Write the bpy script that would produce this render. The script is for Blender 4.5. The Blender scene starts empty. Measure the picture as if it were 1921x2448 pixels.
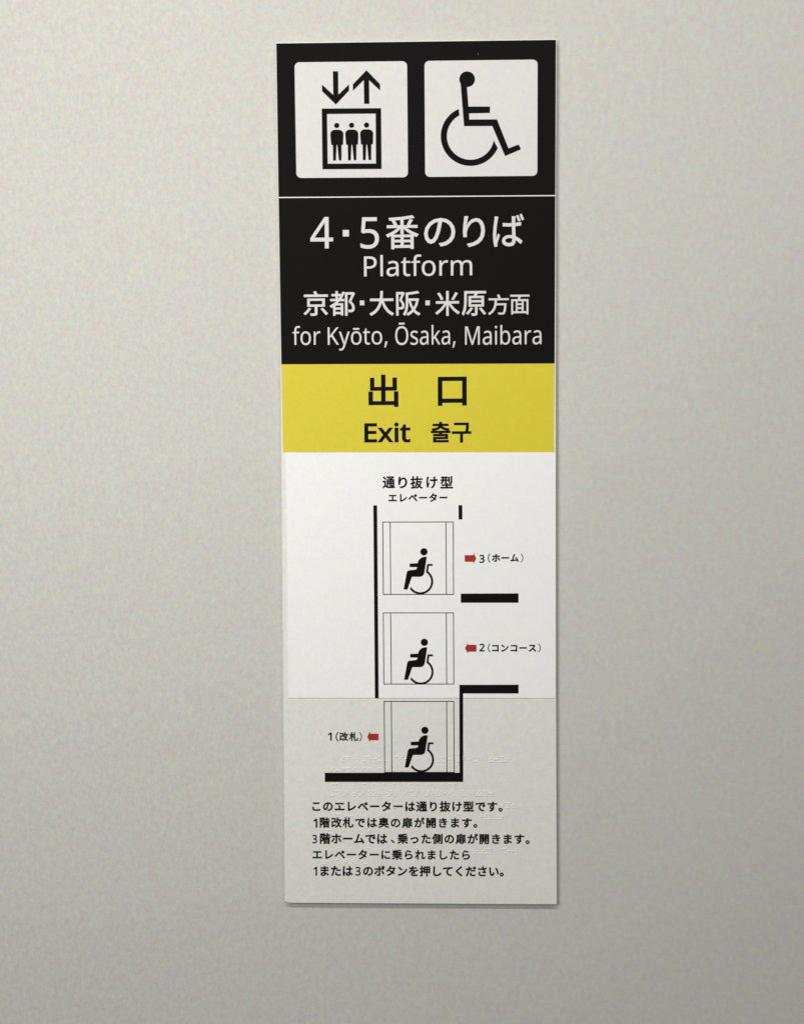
import bpy, bmesh, math, random
from mathutils import Vector
from mathutils.geometry import delaunay_2d_cdt

# ------------------------------------------------------------------ camera, light, exposure
sc = bpy.context.scene
C = sc.collection
cam = bpy.data.cameras.new('camera')
cam.sensor_fit = 'VERTICAL'; cam.sensor_height = 24.0; cam.sensor_width = 24.0
cam.lens = 21.5686
cam.clip_start = 0.01; cam.clip_end = 50
co = bpy.data.objects.new('camera', cam); C.objects.link(co)
co.location = (0.003866, -1.007942, 1.49616)
co.rotation_euler = tuple(math.radians(a) for a in (88.17918, 0.32028, 1.22737))
sc.camera = co

world = bpy.data.worlds.new('World'); sc.world = world; world.use_nodes = True
bg = world.node_tree.nodes['Background']
bg.inputs['Color'].default_value = (0.96, 1.0, 1.0, 1)      # light bounced round the station hall
bg.inputs['Strength'].default_value = 0.12
sc.view_settings.view_transform = 'Standard'; sc.view_settings.look = 'None'
sc.view_settings.exposure = 0.0; sc.view_settings.gamma = 1.0

# one bulb beside the camera and a long fluorescent tube overhead, both in the hall the sign hangs in
bulb = bpy.data.lights.new('hall_lamp', 'POINT'); bulb.energy = 33.0; bulb.shadow_soft_size = 0.2; bulb.color = (1.0, 0.98, 0.95)
bo = bpy.data.objects.new('hall_lamp', bulb); C.objects.link(bo); bo.location = (-0.50, -1.20, 1.70)
tube = bpy.data.lights.new('ceiling_tube', 'AREA'); tube.shape = 'RECTANGLE'; tube.size = 2.4; tube.size_y = 0.10
tube.energy = 35.8; tube.color = (1.0, 0.965, 0.93)
to = bpy.data.objects.new('ceiling_tube', tube); C.objects.link(to); to.location = (-0.20, -1.60, 2.90)
to.rotation_euler = Vector((0, 1.60, -1.40)).to_track_quat('-Z', 'Y').to_euler()

# ------------------------------------------------------------------ materials
def mat(name, color, rough=0.5, spec=0.3, mottle=0.05, scale=95.0, bump=0.0, bump_scale=900.0):
    """paint, vinyl or ink: one base colour with a faint uneven pigment and, where asked, a fine relief"""
    m = bpy.data.materials.new(name); m.use_nodes = True
    nt = m.node_tree; b = nt.nodes['Principled BSDF']
    b.inputs['Roughness'].default_value = rough
    b.inputs['Specular IOR Level'].default_value = spec
    tc = nt.nodes.new('ShaderNodeTexCoord')
    mp = nt.nodes.new('ShaderNodeMapping'); mp.inputs['Scale'].default_value = (1.0, 0.7, 0.7)
    nt.links.new(tc.outputs['Object'], mp.inputs['Vector'])
    n = nt.nodes.new('ShaderNodeTexNoise'); n.inputs['Scale'].default_value = scale
    n.inputs['Detail'].default_value = 4.0; n.inputs['Roughness'].default_value = 0.85
    nt.links.new(mp.outputs['Vector'], n.inputs['Vector'])
    mad = nt.nodes.new('ShaderNodeVectorMath'); mad.operation = 'MULTIPLY_ADD'
    k = mottle * 2.0
    mad.inputs[1].default_value = (k, k * 0.8, k); mad.inputs[2].default_value = (1 - k/2, 1 - k*0.4, 1 - k/2)
    nt.links.new(n.outputs['Color'], mad.inputs[0])
    mul = nt.nodes.new('ShaderNodeVectorMath'); mul.operation = 'MULTIPLY'
    mul.inputs[0].default_value = color
    nt.links.new(mad.outputs['Vector'], mul.inputs[1])
    nt.links.new(mul.outputs['Vector'], b.inputs['Base Color'])
    if bump:
        nb = nt.nodes.new('ShaderNodeTexNoise'); nb.inputs['Scale'].default_value = bump_scale; nb.inputs['Detail'].default_value = 2.0
        nt.links.new(tc.outputs['Object'], nb.inputs['Vector'])
        bp = nt.nodes.new('ShaderNodeBump'); bp.inputs['Strength'].default_value = bump; bp.inputs['Distance'].default_value = 0.0003
        nt.links.new(nb.outputs['Fac'], bp.inputs['Height']); nt.links.new(bp.outputs['Normal'], b.inputs['Normal'])
    return m
M_wall = mat('wall_paint', (0.537, 0.528, 0.494), 0.6, 0.12, 0.40, 190.0, 0.12, 700.0)
M_board = mat('acrylic_board', (0.703, 0.698, 0.662), 0.45, 0.25, 0.28, 210.0)
M_black = mat('black_vinyl', (0.0045, 0.0042, 0.0038), 0.7, 0.07, 0.30, 200.0)
M_tile = mat('white_film', (0.625, 0.615, 0.60), 0.5, 0.2, 0.18, 170.0)
M_yellow = mat('yellow_vinyl', (0.63, 0.54, 0.042), 0.5, 0.12, 0.14, 170.0)
M_sheet = mat('white_sheet', (0.81, 0.812, 0.80), 0.5, 0.2, 0.14, 170.0)
M_ink = mat('black_ink', (0.004, 0.0038, 0.0036), 0.7, 0.07, 0.25, 200.0)
M_white = mat('white_lettering', (0.62, 0.61, 0.60), 0.5, 0.2, 0.05)
M_red = mat('red_ink', (0.36, 0.028, 0.026), 0.6, 0.15, 0.08)
def resin():
    m = bpy.data.materials.new('clear_resin'); m.use_nodes = True; nt = m.node_tree
    b = nt.nodes['Principled BSDF']; b.inputs['Base Color'].default_value = (0.88, 0.87, 0.84, 1)
    b.inputs['Roughness'].default_value = 0.22; b.inputs['Specular IOR Level'].default_value = 0.6
    t = nt.nodes.new('ShaderNodeBsdfTransparent'); x = nt.nodes.new('ShaderNodeMixShader'); x.inputs['Fac'].default_value = 0.85
    nt.links.new(t.outputs[0], x.inputs[1]); nt.links.new(b.outputs[0], x.inputs[2])
    nt.links.new(x.outputs[0], nt.nodes['Material Output'].inputs['Surface'])
    return m
M_resin = resin()

# ------------------------------------------------------------------ mesh helpers (all sizes in millimetres on the sign's face)
def area(c): return sum(c[i-1][0]*c[i][1] - c[i][0]*c[i-1][1] for i in range(len(c))) / 2
def ccw(c): return list(c) if area(c) > 0 else list(c)[::-1]
def grow(c, w):
    """move a contour outward by w (inward for holes, whose winding is reversed), mitred"""
    n = len(c); out = []
    for i in range(n):
        a, b, d = Vector(c[i-1]), Vector(c[i]), Vector(c[(i+1) % n])
        u = (b-a).normalized(); v = (d-b).normalized()
        n1 = Vector((u.y, -u.x)); n2 = Vector((v.y, -v.x)); s = n1 + n2
        if s.length < 0.35: s = n1
        else: s = s / max(0.5, s.length_squared / 2)
        out.append(tuple(b + s*w))
    return out
def winding(x, y, contours):
    w = 0
    for c in contours:
        for i in range(len(c)):
            (x1, y1), (x2, y2) = c[i-1], c[i]
            if (y1 <= y) != (y2 <= y):
                side = (x2-x1)*(y-y1) - (x-x1)*(y2-y1)
                if y2 > y1 and side > 0: w += 1
                elif y2 < y1 and side < 0: w -= 1
    return w
def fill(contours):
    """triangles inside a set of outlines, by winding number"""
    pts = [Vector(p) for c in contours for p in c]; edges = []; off = 0
    for c in contours:
        edges += [(off+i, off+(i+1) % len(c)) for i in range(len(c))]; off += len(c)
    r = delaunay_2d_cdt(pts, edges, [], 0, 1e-5)
    vs = [tuple(p) for p in r[0]]; tris = []
    for t in r[2]:
        x = sum(vs[i][0] for i in t)/3; y = sum(vs[i][1] for i in t)/3
        if winding(x, y, contours) > 0: tris.append(t)
    return vs, tris
def prism(verts, faces, contours, z0, z1, chamfer=0.0, top=None):
    """a flat solid from outlines (holes wound the other way): top face and side walls"""
    rim = [grow(c, -chamfer) if chamfer else c for c in contours]
    flat, tri = top or fill(rim)
    b = len(verts); verts.extend((x/1000, y/1000, z1/1000) for x, y in flat)
    for t in tri:
        p, q, r = (flat[i] for i in t)
        s = (q[0]-p[0])*(r[1]-p[1]) - (r[0]-p[0])*(q[1]-p[1])
        faces.append([b+i for i in (t if s > 0 else t[::-1])])
    for c, inner in zip(contours, rim):
        n = len(c); k = len(verts); verts.extend((x/1000, y/1000, z1/1000) for x, y in inner); rings = [range(k, k+n)]
        if chamfer:
            k = len(verts); verts.extend((x/1000, y/1000, (z1-chamfer)/1000) for x, y in c); rings.append(range(k, k+n))
        k = len(verts); verts.extend((x/1000, y/1000, z0/1000) for x, y in c); rings.append(range(k, k+n))
        for u, l in zip(rings, rings[1:]):
            for i in range(n):
                j = (i+1) % n; faces.append((u[i], l[i], l[j], u[j]))
def obj(name, verts, faces, m, parent, label=None, loc=None, kind=None):
    me = bpy.data.meshes.new(name); me.from_pydata(verts, [], faces); me.materials.append(m); me.update()
    return link(name, me, parent, label, loc, kind)
def link(name, me, parent, label=None, loc=None, kind=None):
    o = bpy.data.objects.new(name, me); C.objects.link(o); o.parent = parent
    if loc: o.location = (loc[0]/1000, loc[1]/1000, 0)
    if label: o['label'] = label
    if kind: o['kind'] = kind
    return o
def plate(name, polys, z0, z1, m, parent, label=None, chamfer=0.0):
    v, f = [], []
    for p in polys: prism(v, f, [ccw(p)], z0, z1, chamfer)
    return obj(name, v, f, m, parent, label)

# ------------------------------------------------------------------ letter outlines: face + letter, advance, contours in 1/1000 em
GLYPHS = {}
for line in """C、 1000 273,-56 341,2 233,119 117,224 52,167 165,63
C。 1000 194,244 118,223 63,169 42,92 63,15 118,-40 194,-61 271,-40 326,15 347,92 326,169 271,223/194,-10 123,20 93,92 123,163 194,193 266,163 296,92 266,20
Cい 1000 223,698 126,700 133,611 144,344 175,180 225,70 287,10 357,-9 422,12 484,84 545,219 482,290 429,151 358,86 294,121 248,218 222,364 215,601/744,670 666,643 750,501 808,325 840,140 920,173 860,441
Cが 1000 768,661 695,628 800,456 874,269 951,306 870,488/780,806 726,784 807,645 862,669/890,846 837,824 920,686 974,710/64,557 73,471 163,483 290,496 210,248 79,-2 160,-35 291,244 371,504 478,511 534,503 571,471 584,403 572,235 537,97 499,55 449,45 327,66 340,-18 458,-32 543,-15 604,51 648,218 662,412 640,517 581,568 499,582 387,575 413,717 424,777 332,786 306,568 154,557
Cき 1000 305,265 227,281 199,214 188,138 209,55 268,-3 364,-37 495,-48 729,-31 732,49 621,33 494,28 364,42 288,83 263,152 275,212/502,698 509,673 353,672 179,685 184,612 528,605 555,527 575,475 381,468 160,480 164,405 396,398 604,407 682,263 532,280 525,219 744,187 785,248 748,291 678,415 859,451 847,526 647,483 624,543 602,612 799,652 788,724 583,679 559,798 474,787
Cく 1000 704,738 630,804 573,737 278,485 215,417 211,356 271,287 586,8 655,-65 726,1 533,174 352,324 309,368 309,403 349,445 635,681
Cけ 1000 255,765 162,774 157,707 134,537 119,308 138,125 172,-9 240,-1 237,33 242,78 307,299 264,325 210,172 198,443 238,700/396,573 396,493 558,487 685,490 685,459 679,291 649,163 572,60 475,-2 548,-59 671,42 734,161 757,299 760,459 760,494 922,511 922,593 759,570 758,721 761,780 668,780 677,720 683,565 557,562
Cこ 1000 235,702 235,620 499,609 769,621 769,703 499,689/275,299 194,307 173,168 195,85 257,24 358,-13 494,-25 691,-15 835,10 834,96 687,67 492,56 359,73 280,118 254,185
Cさ 1000 312,312 234,330 200,246 186,164 208,74 270,10 367,-29 496,-42 643,-35 754,-20 758,60 641,41 500,35 373,50 293,95 265,173 277,243/158,631 160,551 384,541 580,549 639,425 701,321 535,336 529,269 770,242 811,298 767,351 709,445 655,557 862,598 853,676 630,627 584,798 499,787 524,709 554,619 370,615
Cし 1000 340,779 239,780 247,678 237,172 255,68 305,-1 381,-39 480,-51 671,-15 808,70 898,170 841,238 757,138 641,62 483,31 398,45 340,92 319,180 331,678
Cす 1000 568,372 562,294 531,247 480,231 408,257 378,330 409,407 479,436 533,421/96,653 98,576 545,593 546,492 479,503 391,480 328,418 303,329 327,237 387,181 467,162 514,169 554,189 497,109 408,51 289,12 356,-54 501,12 593,99 641,198 655,301 647,371 623,429 621,594 635,594 928,589 929,663 636,664 621,664 622,729 627,792 536,792 542,729 544,663
Cた 1000 537,482 537,408 723,418 891,406 893,482 720,491/558,239 483,246 468,128 496,46 579,-3 712,-19 905,-5 908,76 713,56 606,70 556,104 544,149/221,620 101,627 104,549 220,545 312,548 286,441 211,203 118,-6 206,-36 289,181 362,422 394,556 602,590 602,669 410,633 425,707 443,787 347,795 344,712 329,625
Cだ 1000 507,468 507,393 693,404 861,392 863,468 690,477/528,225 453,232 438,114 466,32 549,-18 682,-34 875,-19 878,62 683,42 576,56 526,90 514,135/755,742 702,719 783,580 837,604/865,783 813,760 896,621 950,645/191,606 71,613 74,535 190,531 282,534 256,427 181,189 88,-20 176,-50 259,167 332,408 364,542 572,576 572,654 380,619 395,693 413,772 317,780 314,698 299,611
Cっ 1000 160,399 194,317 375,385 601,434 690,414 749,362 770,286 737,182 648,112 519,70 364,54 396,-23 581,5 725,65 818,157 851,284 819,402 733,479 607,506 413,473 254,424
Cて 1000 85,664 94,577 329,611 564,636 475,559 405,443 377,298 413,154 506,52 633,-8 773,-31 802,52 679,68 568,113 488,193 457,316 485,440 564,556 686,632 782,646 882,648 882,728 612,710 174,669
Cで 1000 79,658 88,571 323,605 558,630 469,553 399,437 371,292 407,148 500,46 627,-14 767,-37 796,46 673,62 562,107 482,186 451,309 479,434 558,550 680,626 776,640 876,642 876,722 606,704 168,663/732,519 681,497 763,356 814,380/841,561 792,538 876,398 928,423
Cに 1000 456,675 456,595 663,586 867,595 867,676 665,663/495,268 423,275 406,157 432,76 511,25 649,7 789,13 899,28 897,112 776,92 649,86 545,99 494,132 480,176/265,752 176,760 169,689 142,513 124,288 135,104 161,-33 233,-28 230,7 235,52 306,276 264,308 206,162 197,302 214,501 247,685
Cの 1000 476,642 420,372 369,236 318,160 269,136 222,155 183,215 166,318 187,423 249,522 347,600/559,644 672,613 756,550 808,460 826,353 804,238 747,150 666,90 572,56 486,43 533,-31 692,12 809,92 883,206 908,350 881,493 804,610 684,689 525,718 354,685 215,596 122,466 88,311 114,168 180,77 266,44 354,79 432,183 499,355
Cは 1000 255,764 167,771 161,700 133,513 115,279 127,97 153,-37 223,-32 221,3 225,48 296,269 255,301 198,154 188,293 206,502 238,696/676,185 677,150 667,92 634,55 568,41 480,61 446,120 482,179 574,201/749,770 659,770 663,709 663,585 569,583 399,591 399,516 567,509 663,511 673,254 580,263 468,243 398,188 374,112 398,35 469,-14 582,-31 687,-7 740,52 755,130 755,151 906,35 950,102 862,172 752,231 740,516 913,535 913,612 740,589 743,710
Cば 1000 231,753 143,761 137,689 110,503 91,269 103,87 129,-48 199,-43 196,-8 200,37 272,258 231,290 174,143 164,283 182,491 214,686/811,792 762,777 819,635 870,653/911,823 862,807 921,667 972,685/652,174 653,140 643,82 610,44 544,31 456,51 422,109 458,168 549,190/725,760 635,760 639,698 639,574 544,572 375,580 375,505 543,499 639,501 649,243 556,252 445,232 375,178 351,102 375,24 445,-25 558,-43 663,-19 716,41 731,120 731,140 882,24 925,91 837,161 728,220 716,505 889,524 889,601 716,578 718,699
Cま 1000 500,178 501,111 486,58 448,31 395,24 315,35 270,64 256,105 294,164 403,188/185,473 186,398 436,384 493,384 497,248 413,254 289,235 210,181 182,101 208,20 282,-29 404,-46 507,-25 563,27 580,94 578,156 714,87 820,5 866,76 749,158 574,232 567,386 844,409 845,484 566,457 566,469 566,597 836,620 837,693 566,666 567,727 573,794 488,794 492,734 492,663 446,663 190,685 191,611 447,594 491,594 491,469 491,454 437,454
Cら 1000 335,784 315,708 703,630 722,707 528,738/313,602 229,613 178,207 252,189 282,239 364,311 469,357 592,373 683,355 745,307 768,236 739,143 652,76 505,41 298,47 322,-35 520,-36 669,-5 773,53 833,134 852,234 820,340 731,415 597,443 425,414 271,321
Cり 1000 339,789 251,792 243,706 223,550 212,383 223,224 300,230 298,353 341,492 433,614 551,666 639,631 692,535 710,394 680,234 598,126 475,58 323,22 370,-50 509,-13 626,46 715,131 772,246 792,395 775,537 728,645 656,714 564,738 446,702 353,615 292,511
Cれ 1000 293,720 288,625 144,608 79,607 87,525 283,552 276,453 54,149 105,80 268,316 267,277 264,21 261,-38 348,-38 343,23 339,264 342,382 493,515 636,574 696,555 717,492 698,310 679,119 693,49 732,7 790,-7 888,15 974,76 961,162 884,100 810,79 771,97 758,140 777,328 795,514 780,585 733,631 656,648 549,620 440,555 348,479 353,537 398,607 369,642 363,640 383,791 289,794
Cを 1000 882,441 849,516 767,477 585,396 537,463 452,486 381,477 313,449 403,604 735,632 736,706 431,675 460,791 378,798 353,673 287,672 118,683 118,608 282,602 326,602 244,464 95,296 163,246 254,350 333,402 426,423 485,408 517,361 404,295 316,212 281,108 316,14 409,-32 539,-45 813,-27 815,53 542,29 449,35 385,61 361,119 405,209 519,287 516,131 593,131 590,323 793,409
Cエ 1000 84,131 84,40 172,44 833,44 916,40 916,131 833,125 539,125 539,585 779,585 864,581 864,669 779,663 229,663 145,669 145,581 229,585 454,585 454,125 172,125
Cコ 1000 159,134 159,43 272,47 761,47 759,-9 849,-9 845,88 845,604 848,682 774,680 281,680 172,686 172,597 282,600 761,600 761,128 270,128
Cス 1000 800,669 749,708 674,700 288,700 187,706 187,615 288,620 678,620 611,479 512,342 328,174 100,45 164,-22 374,106 554,270 705,121 829,-27 899,33 768,178 607,332 704,480 775,625
Cタ 1000 536,785 445,814 413,735 347,628 241,505 92,387 159,335 310,463 424,600 762,600 711,463 626,323 415,458 361,403 573,259 409,122 186,18 258,-44 479,70 639,210 748,119 807,188 693,276 790,435 849,587 873,641 807,681 741,671 470,671 491,707
Cベ 1000 691,678 634,654 727,493 786,520/819,729 763,703 859,545 917,573/53,263 128,187 185,264 362,488 406,521 454,495 647,289 870,28 939,101 695,363 490,573 428,613 374,608 321,563 124,330
Cホ 1000 342,380 272,414 187,276 81,153 150,106 252,234/760,414 692,377 781,250 859,111 933,152 852,286/112,616 112,531 198,535 475,535 475,527 475,84 466,55 436,46 321,57 328,-22 470,-29 536,-9 556,50 556,527 556,535 821,535 902,532 902,615 820,610 556,610 556,713 562,784 468,784 475,713 475,610 197,610
Cボ 1000 752,790 699,768 778,632 832,656/870,819 817,796 898,662 952,686/322,367 252,401 167,263 61,139 130,93 231,221/740,400 672,364 761,237 839,98 913,139 831,273/92,602 92,518 177,521 455,521 455,514 455,70 445,41 416,32 301,44 308,-36 450,-43 516,-23 536,37 536,514 536,521 801,521 882,519 882,602 800,597 536,597 536,699 542,771 448,771 455,700 455,597 177,597
Cム 1000 167,111 74,110 89,17 172,28 795,97 850,-34 934,4 834,208 712,411 637,377 759,172 310,122 488,653 522,746 422,766 403,670 320,407 217,114
Cレ 1000 222,32 280,-18 322,0 555,89 753,209 907,357 862,427 708,278 514,160 315,86 315,653 322,744 223,744 232,653 232,81
Cン 1000 227,733 170,672 304,568 419,463 482,526/141,63 194,-19 415,47 587,136 786,303 923,492 875,577 797,448 683,320 541,209 371,124
Cー 1000 102,433 102,335 241,340 790,340 897,335 897,433 789,428 241,428
C乗 1000 460,380 460,267 316,267 316,380/460,446 316,446 316,556 460,556/535,380 684,380 684,267 535,267/535,446 535,556 684,556 684,446/808,826 493,781 116,758 133,694 460,711 460,622 110,622 110,556 243,556 243,446 57,446 57,380 243,380 243,267 98,267 98,201 402,201 235,87 40,8 92,-55 288,36 460,164 460,-80 535,-80 535,164 709,32 906,-60 960,7 762,86 594,201 911,201 911,267 757,267 757,380 945,380 945,446 757,446 757,556 898,556 898,622 535,622 535,718 859,765
C京 1000 262,495 743,495 743,334 262,334/685,167 869,-52 934,-8 746,205/235,204 154,96 52,-2 107,-49 215,57 308,177/415,824 476,716 65,716 65,642 937,642 937,716 564,716 487,848/188,561 188,267 464,267 464,8 460,-7 441,-11 292,-10 318,-81 428,-80 498,-70 534,-44 543,7 543,267 822,267 822,561
C側 1000 392,535 549,535 549,410 392,410/392,351 549,351 549,224 392,224/392,718 549,718 549,594 392,594/327,780 327,162 616,162 616,780/502,113 589,-54 647,-19 556,143/695,737 695,147 762,147 762,737/863,826 863,10 858,-7 843,-11 733,-9 755,-81 895,-66 924,-40 932,10 932,826/385,142 333,51 262,-31 316,-75 388,11 450,110/233,835 140,610 18,426 57,350 152,484 152,-80 224,-80 224,619 302,816
C出 1000 104,341 104,-21 814,-21 814,-78 895,-78 895,341 814,341 814,54 539,54 539,404 855,404 855,750 774,750 774,477 539,477 539,839 457,839 457,477 228,477 228,749 150,749 150,404 457,404 457,54 187,54 187,341
C原 1000 369,402 788,402 788,308 369,308/369,552 788,552 788,459 369,459/699,165 876,-42 940,-4 758,197/371,199 291,96 200,4 264,-37 442,175/131,785 131,501 126,331 99,148 35,-21 99,-60 168,121 198,319 205,501 205,715 943,715 943,785/530,704 492,611 295,611 295,248 541,248 541,4 537,-9 521,-13 396,-12 419,-79 515,-78 576,-68 606,-43 614,3 614,248 864,248 864,611 573,611 617,691
C口 1000 127,735 127,-55 205,-55 205,30 796,30 796,-51 876,-51 876,735/205,107 205,660 796,660 796,107
C型 1000 635,783 635,448 704,448 704,783/822,834 822,387 818,374 802,369 680,370 705,301 855,314 885,338 893,386 893,834/388,733 388,595 264,595 264,601 264,733/67,595 67,528 189,528 152,429 59,340 108,288 190,359 238,441 259,528 388,528 388,313 459,313 459,528 573,528 573,595 459,595 459,733 552,733 552,799 100,799 100,733 195,733 195,602 195,595/467,332 467,221 151,221 151,152 467,152 467,25 47,25 47,-45 952,-45 952,25 544,25 544,152 848,152 848,221 544,221 544,332
C大 1000 461,839 459,706 446,553 62,553 62,476 433,476 390,334 317,199 204,80 43,-16 100,-78 259,20 374,140 452,276 501,419 597,209 729,41 902,-78 958,-8 785,104 653,270 563,476 942,476 942,553 526,553 542,839
C奥 1000 641,657 572,548 617,525 698,630/298,629 365,524 416,550 348,651/550,413 692,313 729,354 587,449/463,843 429,752 157,752 157,280 227,280 227,689 771,689 771,280 843,280 843,752 509,752 545,829/455,299 442,238 56,238 56,172 418,172 350,87 229,25 38,-16 74,-81 292,-27 427,57 502,172 597,47 735,-35 917,-82 964,-11 798,21 670,81 581,172 943,172 943,238 522,238 534,299/464,667 464,519 271,519 271,464 414,464 337,394 254,342 297,296 383,359 464,440 464,327 530,327 530,464 725,464 725,519 530,519 530,667
C扉 1000 220,679 816,679 816,586 220,586/448,824 490,740 146,740 146,510 140,333 107,141 31,-38 95,-80 176,110 212,319 220,510 220,524 889,524 889,740 575,740 522,841/225,119 225,57 455,57 455,-72 525,-72 525,496 455,496 455,418 251,418 251,357 455,357 455,271 262,271 262,211 455,211 455,119/625,496 625,-72 696,-72 696,58 936,58 936,120 696,120 696,211 904,211 904,271 696,271 696,357 915,357 915,418 696,418 696,496
C抜 1000 514,839 512,668 379,668 379,598 510,598 493,418 456,248 388,96 281,-25 336,-75 430,26 497,149 541,286 591,189 653,103 566,31 468,-19 511,-79 612,-24 702,51 802,-27 919,-83 968,-19 850,32 750,106 836,258 891,453 846,467 833,465 572,465 582,598 956,598 956,668 585,668 588,839/808,397 763,267 699,158 622,269 566,397/183,841 183,644 47,644 47,574 183,574 183,348 34,304 56,228 183,271 183,9 178,-6 164,-10 64,-9 87,-78 169,-76 221,-65 248,-39 256,10 256,296 384,340 373,408 256,371 256,574 367,574 367,644 256,644 256,841
C押 1000 477,490 629,490 629,336 477,336/477,559 477,709 629,709 629,559/855,490 855,336 700,336 700,490/855,559 700,559 700,709 855,709/404,779 404,211 477,211 477,266 629,266 629,-79 700,-79 700,266 855,266 855,214 930,214 930,779/174,840 174,638 51,638 51,568 174,568 174,347 38,311 60,238 174,271 174,12 170,-2 157,-6 63,-6 85,-73 212,-60 239,-35 247,12 247,293 363,329 353,397 247,367 247,568 357,568 357,638 247,638 247,840
C改 1000 602,585 808,585 768,403 706,251 643,403 598,574/76,770 76,696 357,696 357,484 89,484 89,103 79,63 58,46 88,-32 163,8 439,117 430,188 165,93 165,410 429,410 424,404 482,350 553,469 601,316 662,181 556,69 416,-16 461,-84 598,3 706,111 799,5 915,-75 968,-12 848,67 751,177 833,360 886,585 952,585 952,655 626,655 670,827 596,840 532,604 431,413 431,770
C方 1000 440,818 508,667 68,667 68,594 341,594 326,419 286,247 199,95 46,-23 101,-82 255,37 349,189 398,361 756,361 728,112 691,12 643,0 474,7 501,-66 669,-69 718,-60 756,-34 803,90 835,398 838,434 410,434 423,594 936,594 936,667 514,667 585,698 512,846
C札 1000 537,831 537,80 548,-1 586,-42 661,-53 833,-53 905,-32 942,37 957,167 890,201 875,52 829,14 668,14 622,26 612,79 612,831/238,839 238,622 52,622 52,550 226,550 138,339 23,169 65,98 158,237 238,413 238,-80 312,-80 312,426 429,267 478,331 312,515 312,550 489,550 489,622 312,622 312,839
C番 1000 460,561 312,561 350,577 318,642 271,709 460,721/206,686 278,561 61,561 61,497 382,497 219,383 35,302 83,243 189,290 189,-81 261,-81 261,-46 751,-46 751,-77 826,-77 826,287 917,251 968,314 779,389 613,497 941,497 941,561 712,561 806,705 725,728 642,572 673,561 534,561 534,727 850,772 800,828 489,786 116,761 133,703 265,708/460,483 460,324 534,324 534,487 650,389 787,306 219,306 349,388/261,106 462,106 462,13 261,13/261,159 261,246 462,246 462,159/751,106 751,13 534,13 534,106/751,159 534,159 534,246 751,246
C米 1000 813,791 746,660 667,539 731,509 894,758/116,753 198,631 253,516 327,549 268,663 184,782/459,839 459,455 58,455 58,380 400,380 235,178 35,29 91,-34 290,128 459,343 459,-80 538,-80 538,346 711,135 911,-25 968,39 767,184 598,380 941,380 941,455 538,455 538,839
C通 1000 65,757 235,585 290,635 117,800/256,465 43,465 43,394 184,394 184,110 114,65 39,-8 86,-70 159,19 220,56 262,36 318,-3 436,-46 595,-57 948,-47 969,26 596,8 447,16 333,56 256,108/364,803 364,744 787,744 645,658 499,717 451,674 647,589 363,589 363,71 434,71 434,237 603,237 603,75 671,75 671,237 845,237 845,146 841,133 828,129 726,130 747,69 830,70 883,80 910,103 917,146 917,589 786,589 712,628 822,695 917,771 870,807 855,803/845,531 845,443 671,443 671,531/434,387 603,387 603,296 434,296/434,443 434,531 603,531 603,443/845,387 845,296 671,296 671,387
C都 1000 508,806 439,670 439,724 313,724 313,832 243,832 243,724 89,724 89,657 243,657 243,537 43,537 43,470 283,470 160,366 21,283 68,222 149,271 149,-75 217,-75 217,-16 443,-16 443,-61 515,-61 515,373 281,373 377,470 560,470 560,537 431,537 510,655 576,785/313,657 431,657 344,537 313,537/217,47 217,153 443,153 443,47/217,213 217,311 443,311 443,213/603,783 603,-80 677,-80 677,712 864,712 741,439 848,317 878,212 872,164 848,133 801,122 716,124 738,50 832,51 900,74 939,125 951,206 940,280 900,360 818,449 963,752 909,786 897,783
C開 1000 566,335 566,226 426,226 426,335/233,226 233,162 358,162 327,63 239,-30 289,-76 365,0 407,85 424,162 566,162 566,-61 633,-61 633,162 769,162 769,226 633,226 633,335 748,335 748,397 251,397 251,335 360,335 360,226/383,605 383,518 163,518 163,605/383,658 163,658 163,740 383,740/842,605 842,517 614,517 614,605/842,658 614,658 614,740 842,740/878,797 543,797 543,459 842,459 842,18 838,1 821,-4 697,-3 720,-78 816,-77 877,-65 907,-36 916,17 916,797/89,797 89,-81 163,-81 163,460 454,460 454,797
C阪 1000 836,479 789,321 719,189 651,324 604,479/443,772 443,414 437,258 407,100 340,-41 400,-85 474,68 507,240 514,414 514,479 542,479 597,291 676,132 579,41 469,-21 514,-83 624,-18 720,71 808,-17 914,-84 966,-23 855,40 765,127 859,306 917,538 871,551 859,548 514,548 514,712 731,734 924,768 877,832 677,797/81,797 81,-80 148,-80 148,729 291,729 198,498 282,389 304,297 298,256 280,230 241,220 165,222 186,156 270,157 327,175 361,220 371,290 351,390 268,507 382,770 333,800 321,797
C階 1000 81,799 81,-78 145,-78 145,731 275,731 197,505 268,394 286,301 281,258 265,231 235,222 178,223 195,157 261,159 312,177 341,223 350,294 333,396 262,513 359,773 313,802 302,799/390,385 447,407 641,457 635,520 472,485 472,641 641,641 641,706 472,706 472,830 399,830 399,520 387,480 363,463/906,760 740,665 740,830 667,830 667,501 675,443 704,413 762,405 874,405 923,417 950,460 962,546 898,574 890,488 867,469 772,469 746,475 740,501 740,601 955,712/414,332 414,-82 485,-82 485,-43 821,-43 821,-78 895,-78 895,332 647,332 687,411 605,429 574,332/485,117 821,117 821,18 485,18/485,176 485,271 821,271 821,176
C面 1000 389,334 601,334 601,221 389,221/389,395 389,506 601,506 601,395/389,160 601,160 601,43 389,43/58,774 58,702 444,702 416,576 104,576 104,-80 176,-80 176,-27 820,-27 820,-80 896,-80 896,576 493,576 532,702 945,702 945,774/176,43 176,506 320,506 320,43/820,43 670,43 670,506 820,506
C구 920 50,380 50,311 415,311 415,-79 498,-79 498,311 867,311 867,380 735,380 757,551 760,689 760,768 152,768 152,701 678,701 678,689 675,551 650,380
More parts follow.
